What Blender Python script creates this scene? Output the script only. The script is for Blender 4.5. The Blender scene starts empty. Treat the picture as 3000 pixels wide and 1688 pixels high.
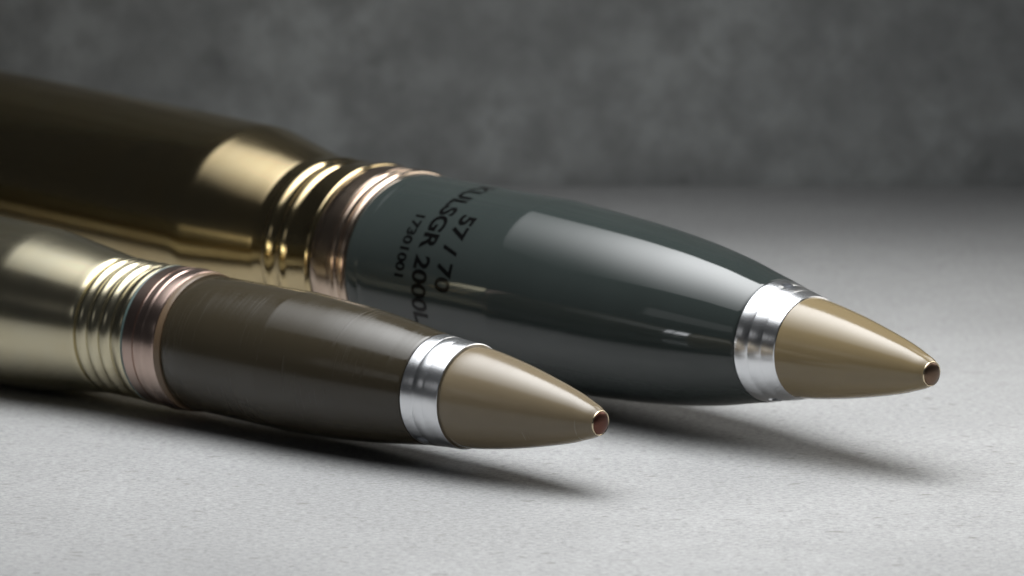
import bpy, bmesh, math
from mathutils import Vector, Matrix

# ------------------------------------------------------------------ camera, world, lamps, exposure
S = bpy.context.scene
MM = 0.001
R = math.radians

CAM_H, CAM_PITCH = 239.82, 9.716
cam_d = bpy.data.cameras.new("camera")
cam = bpy.data.objects.new("camera", cam_d)
S.collection.objects.link(cam)
cam.location = (0, 0, CAM_H * MM)
cam.rotation_euler = (R(90 - CAM_PITCH), 0, 0)
cam_d.sensor_width = 36
cam_d.lens = 144.0
cam_d.clip_start = 0.05
cam_d.clip_end = 50
cam_d.dof.use_dof = True
cam_d.dof.focus_distance = 1.100
cam_d.dof.aperture_fstop = 18.0
cam_d.dof.aperture_blades = 9
S.camera = cam

world = bpy.data.worlds.new("World")
S.world = world
world.use_nodes = True
bg = world.node_tree.nodes["Background"]
bg.inputs[0].default_value = (0.95, 1.0, 1.05, 1)
bg.inputs[1].default_value = 0.045

def area_lamp(name, loc, target, sx, sy, power, color=(1, 1, 1), rotz=None, spread=180):
    l = bpy.data.lights.new(name, 'AREA')
    l.shape = 'RECTANGLE'
    l.size, l.size_y = sx, sy
    l.energy = power
    l.color = color
    l.spread = R(spread)
    o = bpy.data.objects.new(name, l)
    S.collection.objects.link(o)
    o.location = loc
    if rotz is not None:
        o.rotation_euler = (0, 0, rotz)
    else:
        d = Vector(target) - Vector(loc)
        o.rotation_euler = d.to_track_quat('-Z', 'Y').to_euler()
    return o

# large softbox hung above the rounds, its long side along them, tilted a little towards the camera side
LAMP_N = Vector((0.10, -0.14, -1)).normalized()
LAMP_MID = Vector((-0.114, 1.207, 0.465))
_z = -LAMP_N
_x = Vector((0.664, -0.747, 0))
_x = (_x - _z * _x.dot(_z)).normalized()
_y = _z.cross(_x)
U0, U1, V0, V1 = -0.286, 0.560, -0.285, 0.255
softbox = area_lamp("softbox_lamp", (0, 0, 0), None, U1 - U0, V1 - V0, 4.55, (0.975, 0.99, 1.0), rotz=0, spread=103)
_m = Matrix((_x, _y, _z)).transposed().to_4x4()
_m.translation = LAMP_MID + _x * (U0 + U1) / 2 + _y * (V0 + V1) / 2
softbox.matrix_world = _m
# the diffuser is brighter in the middle and along its far long edge, as a softbox with its bulb off centre
_l = softbox.data
_l.use_nodes = True
_nt = _l.node_tree
_em = _nt.nodes["Emission"]
_g = _nt.nodes.new('ShaderNodeNewGeometry')
_sep = _nt.nodes.new('ShaderNodeSeparateXYZ')
_nt.links.new(_g.outputs['Parametric'], _sep.inputs[0])
def _map(sock, a0, a1, b0, b1):
    m = _nt.nodes.new('ShaderNodeMapRange')
    m.interpolation_type = 'SMOOTHSTEP'
    for i, v in zip(range(1, 5), (a0, a1, b0, b1)):
        m.inputs[i].default_value = v
    _nt.links.new(sock, m.inputs[0])
    return m.outputs[0]
_mul = _nt.nodes.new('ShaderNodeMath'); _mul.operation = 'MULTIPLY'
_mu = _nt.nodes.new('ShaderNodeMath'); _mu.operation = 'MULTIPLY'
_nt.links.new(_map(_sep.outputs[0], 0.0, 0.30, 0.30, 2.2), _mu.inputs[0])
_nt.links.new(_map(_sep.outputs[0], 0.40, 1.0, 1.0, 0.30), _mu.inputs[1])
_nt.links.new(_mu.outputs[0], _mul.inputs[0])
_nt.links.new(_map(_sep.outputs[1], 0.0, 0.95, 0.45, 1.5), _mul.inputs[1])
_nt.links.new(_mul.outputs[0], _em.inputs['Strength'])
# second softbox, behind the rounds to the right, slightly warm
area_lamp("back_lamp", (0.47, 1.36, 0.36), (0.12, 1.02, 0.0), 0.46, 0.42, 1.40, (1.0, 0.965, 0.91), spread=96)
# small weak lamp low at the left
area_lamp("side_lamp", (-0.74, 0.80, 0.30), (0.0, 1.15, 0.04), 0.30, 0.14, 0.12)

vs = S.view_settings
vs.view_transform = 'Standard'
vs.look = 'None'
vs.exposure = -1.36
vs.gamma = 1.0
S.cycles.max_bounces = 10
S.cycles.glossy_bounces = 6
S.cycles.use_denoising = True

# ------------------------------------------------------------------ material helpers
def new_mat(name):
    m = bpy.data.materials.new(name)
    m.use_nodes = True
    nt = m.node_tree
    return m, nt, nt.nodes["Principled BSDF"]

def N(nt, typ, **kw):
    n = nt.nodes.new(typ)
    for k, v in kw.items():
        if k in n.inputs.keys():
            n.inputs[k].default_value = v
        else:
            setattr(n, k, v)
    return n

def ramp(nt, src, stops):
    r = nt.nodes.new('ShaderNodeValToRGB')
    e = r.color_ramp.elements
    while len(e) < len(stops):
        e.new(0.5)
    for el, (p, c) in zip(e, stops):
        el.position = p
        el.color = (c, c, c, 1) if not isinstance(c, tuple) else (*c, 1)
    nt.links.new(src, r.inputs[0])
    return r

def coords(nt, scale):
    tc = nt.nodes.new('ShaderNodeTexCoord')
    mp = nt.nodes.new('ShaderNodeMapping')
    mp.inputs['Scale'].default_value = scale
    nt.links.new(tc.outputs['Object'], mp.inputs[0])
    return mp.outputs[0]

def mix(nt, fac, a, b, mode='MIX'):
    m = nt.nodes.new('ShaderNodeMix')
    m.data_type = 'RGBA'
    m.blend_type = mode
    for sock, v in ((m.inputs[0], fac), (m.inputs[6], a), (m.inputs[7], b)):
        if isinstance(v, bpy.types.NodeSocket):
            nt.links.new(v, sock)
        elif isinstance(v, tuple):
            sock.default_value = (*v, 1)
        else:
            sock.default_value = v
    return m.outputs[2]

def fnoise(nt, vec, scale, detail=3, rough=0.5):
    n = N(nt, 'ShaderNodeTexNoise', Scale=scale, Detail=detail, Roughness=rough)
    nt.links.new(vec, n.inputs['Vector'])
    return n.outputs[0]

# turned-surface metal: rings of fine tool marks around the axis (local X) plus soft smudges
def turned_metal(name, col, rough, tool=0.15, streak=900, smudge=0.10, tint=None, bump=0.02, aniso=0.0):
    m, nt, b = new_mat(name)
    b.inputs['Metallic'].default_value = 1
    L = nt.links
    v = coords(nt, (1, 0.02, 0.02))
    rings = fnoise(nt, v, streak, 4, 0.7)
    vs_ = coords(nt, (1, 1, 1))
    sm = fnoise(nt, vs_, 45, 5, 0.6)
    sm2 = fnoise(nt, coords(nt, (0.3, 1, 1)), 320, 4, 0.6)
    rr = N(nt, 'ShaderNodeMath', operation='MULTIPLY_ADD')
    L.new(sm, rr.inputs[0]); rr.inputs[1].default_value = smudge * 2; rr.inputs[2].default_value = rough - smudge
    r2 = N(nt, 'ShaderNodeMath', operation='MULTIPLY_ADD')
    L.new(sm2, r2.inputs[0]); r2.inputs[1].default_value = smudge * 0.8; L.new(rr.outputs[0], r2.inputs[2])
    L.new(r2.outputs[0], b.inputs['Roughness'])
    t2 = tint or tuple(c * 0.72 for c in col)
    f = ramp(nt, sm, [(0.35, 0.0), (0.72, 0.7)])
    L.new(mix(nt, f.outputs[0], col, t2), b.inputs['Base Color'])
    bp = N(nt, 'ShaderNodeBump', Strength=tool, Distance=bump * MM)
    L.new(rings, bp.inputs['Height'])
    L.new(bp.outputs[0], b.inputs['Normal'])
    if aniso:
        b.inputs['Anisotropic'].default_value = aniso
    return m

def paint(name, col, rough, coat=0.0, tool=0.1, streak=700, bump=0.02, edge=0.02, brushed=0.0):
    m, nt, b = new_mat(name)
    L = nt.links
    v = coords(nt, (1, 0.02, 0.02))
    rings = fnoise(nt, v, streak, 5, 0.75)
    # patches where tool marks show through the paint more or less
    pat = fnoise(nt, coords(nt, (1, 1, 1)), 60, 3, 0.5)
    fine = fnoise(nt, coords(nt, (1, 1, 1)), 900, 3, 0.6)
    h = N(nt, 'ShaderNodeMath', operation='MULTIPLY'); L.new(rings, h.inputs[0])
    pr = ramp(nt, pat, [(0.3, 0.35), (0.7, 1.0)]); L.new(pr.outputs[0], h.inputs[1])
    h2 = N(nt, 'ShaderNodeMath', operation='MULTIPLY_ADD'); L.new(fine, h2.inputs[0])
    h2.inputs[1].default_value = edge * 10; L.new(h.outputs[0], h2.inputs[2])
    bp = N(nt, 'ShaderNodeBump', Strength=tool, Distance=bump * MM)
    L.new(h2.outputs[0], bp.inputs['Height']); L.new(bp.outputs[0], b.inputs['Normal'])
    rr = ramp(nt, pat, [(0.3, rough * 0.85), (0.75, rough * 1.25)])
    rough_out = rr.outputs[0]
    if brushed:
        rb = ramp(nt, rings, [(0.36, 0.0), (0.66, brushed)])
        ad = N(nt, 'ShaderNodeMath', operation='MULTIPLY_ADD')
        L.new(rb.outputs[0], ad.inputs[0]); L.new(pr.outputs[0], ad.inputs[1]); L.new(rr.outputs[0], ad.inputs[2])
        rough_out = ad.outputs[0]
    L.new(rough_out, b.inputs['Roughness'])
    c2 = tuple(c * 0.85 for c in col)
    L.new(mix(nt, pat, col, c2), b.inputs['Base Color'])
    b.inputs['Coat Weight'].default_value = coat
    b.inputs['Coat Roughness'].default_value = 0.045
    b.inputs['IOR'].default_value = 1.5
    return m

# ------------------------------------------------------------------ materials
M = {}
M['brass_deep'] = turned_metal('deep_brass', (0.56, 0.455, 0.27), 0.12, tool=0.02, streak=300, smudge=0.055, tint=(0.50, 0.38, 0.20))
M['brass_pale'] = turned_metal('pale_brass', (0.60, 0.555, 0.41), 0.20, tool=0.03, streak=300, smudge=0.05, tint=(0.58, 0.50, 0.32))
M['copper_pink'] = turned_metal('pink_copper', (0.52, 0.41, 0.35), 0.21, tool=0.06, smudge=0.05, streak=1200, tint=(0.42, 0.28, 0.25))
M['copper_warm'] = turned_metal('warm_copper', (0.60, 0.485, 0.385), 0.17, tool=0.04, smudge=0.05, streak=1000, tint=(0.45, 0.32, 0.25))
M['aluminium'] = turned_metal('turned_aluminium', (0.84, 0.85, 0.865), 0.21, tool=0.9, streak=2600, smudge=0.08, tint=(0.66, 0.67, 0.70), bump=0.03)
M['green_paint'] = paint('dark_green_paint', (0.033, 0.041, 0.039), 0.055, tool=0.12, streak=500, bump=0.03)
M['brown_paint'] = paint('dark_brown_paint', (0.044, 0.036, 0.023), 0.08, tool=0.45, streak=900, bump=0.08, brushed=0.28)
M['tan_gloss'] = paint('tan_plastic', (0.235, 0.18, 0.098), 0.13, tool=0.12, streak=600, brushed=0.08)
M['tan_matt'] = paint('grey_tan_plastic', (0.20, 0.158, 0.10), 0.18, tool=0.12, streak=600, brushed=0.10)
M['brown_paint'].node_tree.nodes['Principled BSDF'].inputs['Specular IOR Level'].default_value = 0.44
M['cap_bronze'] = turned_metal('dark_bronze', (0.20, 0.135, 0.095), 0.28, tool=0.2, streak=900, smudge=0.12, tint=(0.12, 0.08, 0.06))
M['cap_red'] = turned_metal('red_brown_copper', (0.14, 0.065, 0.05), 0.32, tool=0.1, streak=900, smudge=0.1, tint=(0.10, 0.045, 0.035))
M['cap_rim'] = turned_metal('bright_brass_rim', (0.72, 0.60, 0.42), 0.22)
M['edge_brown'] = paint('bare_brown_edge', (0.16, 0.105, 0.06), 0.35)
M['sealant'] = paint('blue_green_lacquer', (0.10, 0.155, 0.15), 0.4)
M['dark_gap'] = paint('dark_gap', (0.012, 0.012, 0.012), 0.5)
M['ink'] = paint('black_ink', (0.004, 0.004, 0.004), 0.10, tool=0.02)

def stone(name, base, dark, fleck, scale_big, fleck_scale, relief, contrast, mid_k, fl, grain, stretch=1.0):
    m, nt, b = new_mat(name)
    L = nt.links
    tc = nt.nodes.new('ShaderNodeTexCoord')
    o = tc.outputs['Object']
    big = fnoise(nt, o, scale_big, 5, 0.55)
    mid = fnoise(nt, o, scale_big * mid_k, 5, 0.6)
    ov = coords(nt, (stretch, 1, 1))
    fk = fnoise(nt, ov, fleck_scale, 3, 0.55)
    fine = fnoise(nt, ov, 2600, 3, 0.7)
    cb = ramp(nt, big, [(0.32, dark), (0.62, base)])
    c = mix(nt, ramp(nt, mid, [(0.3, contrast), (0.6, 0.0)]).outputs[0], cb.outputs[0], dark)
    gr = ramp(nt, fine, [(0.25, 0.70), (0.75, 1.18)])
    c = mix(nt, 1.0, c, gr.outputs[0], 'MULTIPLY')
    g2 = ramp(nt, fnoise(nt, ov, 1000, 2, 0.6), [(0.28, 0.72), (0.62, 1.07)])
    c = mix(nt, grain, c, g2.outputs[0], 'MULTIPLY')
    fr0 = ramp(nt, fk, fl)
    fk2 = N(nt, 'ShaderNodeTexNoise', Scale=fleck_scale * 2.3, Detail=3, Roughness=0.6, Distortion=0.6)
    L.new(ov, fk2.inputs['Vector'])
    fr2 = ramp(nt, fk2.outputs[0], [(0.27, 0.7 * grain), (0.36, 0.0)])
    fr = N(nt, 'ShaderNodeMath', operation='MAXIMUM'); L.new(fr0.outputs[0], fr.inputs[0]); L.new(fr2.outputs[0], fr.inputs[1])
    c = mix(nt, fr.outputs[0], c, fleck)
    L.new(c, b.inputs['Base Color'])
    hsum = N(nt, 'ShaderNodeMath', operation='MULTIPLY_ADD'); L.new(fr.outputs[0], hsum.inputs[0])
    hsum.inputs[1].default_value = -1.2; L.new(fine, hsum.inputs[2])
    bp = N(nt, 'ShaderNodeBump', Strength=relief, Distance=0.12 * MM)
    L.new(hsum.outputs[0], bp.inputs['Height']); L.new(bp.outputs[0], b.inputs['Normal'])
    b.inputs['Roughness'].default_value = 0.75
    b.inputs['Specular IOR Level'].default_value = 0.3
    return m

M['table'] = stone('pale_stone_top', (0.405, 0.406, 0.405), (0.335, 0.336, 0.336), (0.215, 0.212, 0.202), 8, 300, 0.7, 0.6, 12,
                   [(0.27, 1.0), (0.375, 0.0)], 1.0, 0.5)
M['wall'] = stone('grey_concrete', (0.66, 0.69, 0.695), (0.41, 0.425, 0.43), (0.15, 0.15, 0.15), 16, 48, 0.5, 0.9, 4,
                  [(0.25, 0.45), (0.38, 0.0)], 0.0)

# ------------------------------------------------------------------ setting
def link_mesh(name, bm, mat, parent=None, smooth_angle=None):
    me = bpy.data.meshes.new(name)
    bm.to_mesh(me); bm.free()
    me.materials.append(mat)
    if smooth_angle is not None:
        for p in me.polygons:
            p.use_smooth = True
        me.set_sharp_from_angle(angle=R(smooth_angle))
    o = bpy.data.objects.new(name, me)
    S.collection.objects.link(o)
    if parent:
        o.parent = parent
    return o

def slab(name, lo, hi, mat, bevel):
    bm = bmesh.new()
    bmesh.ops.create_cube(bm, size=1)
    lo, hi = Vector(lo), Vector(hi)
    for v in bm.verts:
        v.co = Vector([lo[i] + (v.co[i] + 0.5) * (hi[i] - lo[i]) for i in range(3)])
    bmesh.ops.bevel(bm, geom=bm.edges[:], offset=bevel, segments=3, affect='EDGES')
    o = link_mesh(name, bm, mat, smooth_angle=30)
    o['kind'] = 'structure'
    return o

slab('table_top', (-1.3, 0.45, -0.04), (1.3, 1.649, 0.0), M['table'], 0.003)
slab('backdrop_wall', (-1.3, 1.651, -0.04), (1.3, 1.69, 0.45), M['wall'], 0.003)

# ------------------------------------------------------------------ lathe work
SEG = 288

def smooth_profile(pts, n=8):
    """Catmull-Rom through (t, r) points -> denser list."""
    out = []
    for i in range(len(pts) - 1):
        p0 = pts[max(i - 1, 0)]; p1 = pts[i]; p2 = pts[i + 1]; p3 = pts[min(i + 2, len(pts) - 1)]
        for k in range(n):
            s = k / n
            h = p2[0] - p1[0]
            m1 = (p2[1] - p0[1]) / (p2[0] - p0[0]) * h
            m2 = (p3[1] - p1[1]) / (p3[0] - p1[0]) * h
            r = ((2*s**3 - 3*s**2 + 1) * p1[1] + (s**3 - 2*s**2 + s) * m1
                 + (-2*s**3 + 3*s**2) * p2[1] + (s**3 - s**2) * m2)
            out.append((p1[0] + s * h, r))
    out.append(pts[-1])
    return out

def bead(t0, t1, r0, rp, n=12):
    """rounded ridge between t0 and t1 rising from r0 to rp."""
    return [(t0 + (t1 - t0) * k / n, r0 + (rp - r0) * math.sin(math.pi * k / n) ** 0.65) for k in range(n + 1)]

def lathe(pts, L, seg=SEG, close_front=False, close_back=False):
    """pts: (t, r) in mm, t measured back from the nose; local X = L - t."""
    bm = bmesh.new()
    rings = []
    for t, r in pts:
        x = (L - t) * MM
        if r < 1e-4:
            rings.append([bm.verts.new((x, 0, 0))])
        else:
            rings.append([bm.verts.new((x, r * MM * math.cos(2*math.pi*k/seg), r * MM * math.sin(2*math.pi*k/seg)))
                          for k in range(seg)])
    for a, b in zip(rings, rings[1:]):
        for k in range(seg):
            k2 = (k + 1) % seg
            if len(a) == 1 and len(b) > 1:
                bm.faces.new((a[0], b[k2], b[k]))
            elif len(b) == 1 and len(a) > 1:
                bm.faces.new((a[k], a[k2], b[0]))
            elif len(a) > 1:
                bm.faces.new((a[k], a[k2], b[k2], b[k]))
    if close_front and len(rings[0]) > 1:
        bm.faces.new(rings[0])
    if close_back and len(rings[-1]) > 1:
        bm.faces.new(rings[-1])
    bmesh.ops.recalc_face_normals(bm, faces=bm.faces[:])
    return bm

def frame(tip, az, tilt, L):
    az, tilt = R(az), R(tilt)
    ax = Vector((math.sin(az) * math.cos(tilt), -math.cos(az) * math.cos(tilt), -math.sin(tilt)))
    u = ax.cross(Vector((0, 0, 1))).normalized()      # towards the camera side
    v = u.cross(ax)                                   # up
    # local X = ax, local Y = -u , local Z = v
    m = Matrix((( ax.x, -u.x, v.x), (ax.y, -u.y, v.y), (ax.z, -u.z, v.z))).to_4x4()
    m.translation = (Vector(tip) - ax * L) * MM
    return m

def cut_holes(obj, L, holes):
    """drill blind holes: (t, phi from up towards the camera side, radius of surface, hole radius, depth)"""
    cutters = []
    for t, phi, rs, hr, dep in holes:
        bm = bmesh.new()
        bmesh.ops.create_cone(bm, cap_ends=True, segments=40, radius1=hr*MM, radius2=hr*MM, depth=(dep+3)*MM)
        me = bpy.data.meshes.new('drill'); bm.to_mesh(me); bm.free()
        c = bpy.data.objects.new('drill', me); S.collection.objects.link(c)
        p = R(phi)
        nrm = Vector((0, -math.sin(p), math.cos(p)))
        rot = nrm.to_track_quat('Z', 'X').to_matrix().to_4x4()
        rot.translation = Vector(((L - t) * MM, 0, 0)) + nrm * (rs - dep + (dep + 3) / 2) * MM
        c.matrix_world = obj.parent.matrix_world @ rot
        md = obj.modifiers.new('drill', 'BOOLEAN'); md.operation = 'DIFFERENCE'; md.object = c; md.solver = 'EXACT'
        cutters.append(c)
    bpy.context.view_layer.update()
    dg = bpy.context.evaluated_depsgraph_get()
    me = bpy.data.meshes.new_from_object(obj.evaluated_get(dg))
    obj.modifiers.clear()
    obj.data = me
    for p in me.polygons:
        p.use_smooth = True
    me.set_sharp_from_angle(angle=R(30))
    for c in cutters:
        bpy.data.objects.remove(c)

def curved_text(name, body, L, t_base, t_cap, phi0, phi1, r, mat, parent, spacing=1.0):
    """lettering wrapped round the body: letters stand towards the nose, reading down the camera side."""
    cu = bpy.data.curves.new(name, 'FONT')
    cu.body = body
    cu.size = 1
    cu.space_character = spacing
    cu.resolution_u = 8
    cu.offset = 0.03
    to = bpy.data.objects.new(name, cu)
    S.collection.objects.link(to)
    bpy.context.view_layer.update()
    dg = bpy.context.evaluated_depsgraph_get()
    me = bpy.data.meshes.new_from_object(to.evaluated_get(dg))
    bpy.data.objects.remove(to)
    bm = bmesh.new(); bm.from_mesh(me)
    bpy.data.meshes.remove(me)
    xs = [v.co.x for v in bm.verts]; ys = [v.co.y for v in bm.verts]
    x0, x1, y0, y1 = min(xs), max(xs), min(ys), max(ys)
    n = max(30, int((phi1 - phi0) / 0.8))
    for k in range(1, n):
        bmesh.ops.bisect_plane(bm, geom=bm.verts[:] + bm.edges[:] + bm.faces[:],
                               plane_co=(x0 + (x1 - x0) * k / n, 0, 0), plane_no=(1, 0, 0))
    for v in bm.verts:
        p = R(phi0 + (phi1 - phi0) * (v.co.x - x0) / (x1 - x0))
        t = t_base + (t_cap - t_base) * (v.co.y - y0) / (y1 - y0)
        v.co = Vector(((L - t) * MM, -r * MM * math.sin(p), r * MM * math.cos(p)))
    for f in bm.faces:
        f.normal_update()
        c = f.calc_center_median()
        if f.normal.dot(Vector((0, c.y, c.z))) < 0:
            f.normal_flip()
    return link_mesh(name, bm, mat, parent)

M['ink'].node_tree.nodes['Principled BSDF'].inputs['Specular IOR Level'].default_value = 0.12

CONE = [(0, 3.4), (1.6, 4.35), (4.1, 5.3), (8.9, 6.95), (13.8, 8.3), (18.7, 9.5), (23.6, 10.62),
        (28.5, 11.65), (33.4, 12.55), (38.2, 13.35), (43.0, 14.0), (45.4, 14.28)]

def fuze(parent, L, cone_mat, cap_mat, ring_pts, cone_pts, holes):
    cn = link_mesh('nose_cone', lathe(smooth_profile(cone_pts) + [(cone_pts[-1][0] + 0.05, cone_pts[-1][1] - 0.15), (cone_pts[-1][0] + 1.6, cone_pts[-1][1] - 0.2)], L, close_front=True), cone_mat, parent, 35)
    # thin bright rim and the slightly domed cap
    link_mesh('rim', lathe([(0.02, 2.9), (-0.22, 3.12), (-0.30, 3.3), (-0.18, 3.44), (0.1, 3.47), (0.3, 3.4)], L, 96), M['cap_rim'], cn, 60)
    dome = [(-1.05 * math.cos(a) - 0.02, 3.12 * math.sin(a)) for a in [k / 12 * math.pi / 2 for k in range(13)]]
    dome[0] = (dome[0][0], 0)
    link_mesh('nose_cap', lathe(dome + [(0.2, 3.1)], L, 96), cap_mat, parent, 60)
    rg = link_mesh('fuze_ring', lathe(ring_pts + [ring_pts[0]], L), M['aluminium'], parent, 14)
    cut_holes(rg, L, holes)
    rg.name = 'fuze_ring'
    return cn, rg

def cartridge(label, tip, az, tilt, L):
    e = bpy.data.objects.new('cartridge', None)
    S.collection.objects.link(e)
    e.empty_display_size = 0.02
    e.matrix_world = frame(tip, az, tilt, L)
    e['label'] = label
    e['category'] = 'cartridge'
    e['group'] = 'cartridges lying side by side'
    return e

# ------------------------------------------------------------------ the larger green round, behind
L1 = 640
big = cartridge('large cartridge with glossy dark green lettered projectile and golden case, behind',
                (114.0, 1093.3, 29.0), 42.43, 1.09, L1)
ring1 = [(45.55, 14.0), (45.45, 14.35), (45.6, 14.62), (46.0, 14.75), (49.5, 15.61), (49.65, 15.53), (49.85, 15.66), (53.8, 16.44), (53.95, 16.37), (54.15, 16.54),
         (57.6, 17.43), (58.0, 17.45), (58.2, 17.25), (58.25, 16.6), (58.3, 12.0), (45.8, 12.0)]
fuze(big, L1, M['tan_gloss'], M['cap_bronze'], ring1, CONE,
     [(54.0, 1, 16.6, 1.9, 3.8), (53.0, 160, 16.4, 1.9, 3.8)])

og = [(58.6, 17.66), (66, 19.25), (74, 21.05), (82, 22.55), (90, 23.82), (98.4, 24.88), (106.5, 25.74), (114.7, 26.45),
      (123, 27.04), (131, 27.53), (139, 27.97), (149.5, 28.50)]
body1 = [(58.35, 12.0), (58.4, 17.3), (58.45, 17.55)] + smooth_profile(og) + \
        [(150.0, 28.50), (152, 28.47), (163, 28.38), (180, 28.36), (205, 28.36), (208.0, 28.36), (208.15, 28.33), (208.3, 28.36), (213.3, 28.37), (213.55, 28.3), (213.7, 26)]
pj = link_mesh('projectile_body', lathe(body1, L1), M['green_paint'], big, 30)
curved_text('lettering', '57 / 70', L1, 172.5, 165.7, 36.5, 88, 28.41, M['ink'], pj)
curved_text('lettering', 'KULSGR 2000L', L1, 182.9, 176.0, 0.5, 112, 28.41, M['ink'], pj)
curved_text('lettering', '17301001', L1, 190.8, 186.6, 43, 84, 28.41, M['ink'], pj)

band1 = [(213.65, 26), (213.7, 28.5)] + bead(213.75, 216.9, 28.2, 29.3) + [(217.2, 27.9), (218.1, 27.9)] + bead(218.3, 220.6, 28.1, 29.15) + \
        [(220.9, 28.4), (221.6, 28.4), (222.0, 28.85), (226.0, 28.98), (229.2, 29.05), (229.5, 28.9), (229.55, 26)]
link_mesh('driving_band', lathe(band1, L1), M['copper_warm'], big, 30)
link_mesh('mouth_gap', lathe([(229.4, 28.2), (230.6, 28.2)], L1), M['dark_gap'], big, 30)
case1 = [(230.5, 27.5), (230.55, 28.7)] + bead(230.6, 232.6, 28.75, 29.45, 8) + [(232.8, 28.72), (241.8, 28.55), (242.3, 27.95)] + \
        bead(242.6, 247.3, 27.85, 28.75) + [(247.8, 27.75), (249.2, 27.75)] + bead(249.8, 254.7, 27.85, 28.75) + \
        smooth_profile([(255.2, 27.9), (257, 27.95), (259.2, 28.1), (260.2, 28.3), (261.4, 28.55), (266, 29.48), (270, 30.3), (278, 31.93), (286, 33.55), (289.0, 34.15), (290.5, 34.36), (293, 34.52), (306, 34.74)], 6) + \
        [(320, 35.0), (352, 35.45), (433, 36.45), (540, 37.8), (622, 38.9), (624, 38.2), (629, 38.2), (631, 40.2), (632, 40.9), (639, 41.0), (640, 40.0), (640, 0)]
link_mesh('case', lathe(case1, L1), M['brass_deep'], big, 30)

# ------------------------------------------------------------------ the smaller brown round, in front
L2 = 525
small = cartridge('small cartridge with dark brown projectile and pale brass case, in front',
                  (23.6, 1072.6, 19.6), 48.79, 1.41, L2)
cone2 = CONE[:-3] + [(38.2, 13.32), (41.5, 13.78), (44.0, 13.95), (45.6, 13.92)]
ring2 = [(46.4, 13.4), (46.0, 14.2), (45.9, 14.55), (46.05, 14.72), (46.4, 14.8), (50.8, 14.96), (50.95, 14.88), (51.1, 14.95), (54.6, 15.26), (54.75, 15.20), (54.9, 15.31), (58.2, 15.52), (58.6, 15.50), (58.8, 15.3),
         (58.85, 14.8), (58.9, 12.0), (46.4, 12.0)]
fuze(small, L2, M['tan_matt'], M['cap_red'], ring2, cone2, [(55.6, 143, 15.4, 1.7, 2.0), (54.0, -20, 15.3, 1.6, 2.0)])

og2 = [(59.3, 15.62), (66, 16.5), (74, 17.55), (82, 18.45), (90, 19.15), (98.4, 19.62), (106.5, 20.02), (110.5, 20.22)]
body2 = [(58.95, 12.0), (59.0, 15.2), (59.1, 15.5)] + smooth_profile(og2) + [(111, 20.215), (113, 20.16), (125, 19.97), (135, 19.86), (148.2, 19.82), (148.35, 19.75), (148.4, 18)]
link_mesh('projectile_body', lathe(body2, L2), M['brown_paint'], small, 30)
link_mesh('band_chamfer', lathe([(148.35, 18), (148.4, 20.15), (148.7, 20.3), (149.8, 20.34), (150.5, 20.4), (150.8, 20.2), (150.8, 18)], L2), M['edge_brown'], small, 30)
band2 = [(150.75, 18), (150.8, 20.3), (151.1, 20.6), (151.4, 20.66), (154.9, 20.70), (155.3, 20.95), (155.8, 21.02), (156.3, 20.95), (156.5, 20.72), (158.3, 20.72), (158.45, 20.3), (158.8, 20.15), (159.15, 20.3), (159.3, 20.7),
         (163.3, 20.66), (163.6, 20.5), (163.6, 18)]
link_mesh('driving_band', lathe(band2, L2), M['copper_pink'], small, 22)
link_mesh('sealant_ring', lathe([(163.55, 18), (163.6, 20.5), (163.8, 20.62), (164.2, 20.62), (164.35, 20.45), (164.35, 18)], L2), M['sealant'], small, 40)
case2 = [(164.4, 18), (164.45, 20.3), (164.7, 20.55), (165.3, 20.68), (166.0, 20.62), (167.2, 20.3), (168.6, 19.85), (169.4, 19.6)] + \
        bead(170.0, 174.7, 18.95, 20.42) + bead(175.0, 179.7, 18.95, 20.42) + bead(180.0, 184.6, 19.0, 20.46) + \
        smooth_profile([(184.8, 19.95), (185.6, 20.3), (186.4, 20.5), (190, 20.98), (198, 22.06), (208, 23.41), (214, 24.22), (217, 24.58), (220, 24.76), (235, 25.12), (250, 25.4)], 6) + \
        [(300, 26.1), (400, 27.4), (508, 28.9), (510, 28.2), (514, 28.2), (516, 31.6), (517, 32.2), (524, 32.3), (525, 31.4), (525, 0)]
link_mesh('case', lathe(case2, L2), M['brass_pale'], small, 30)
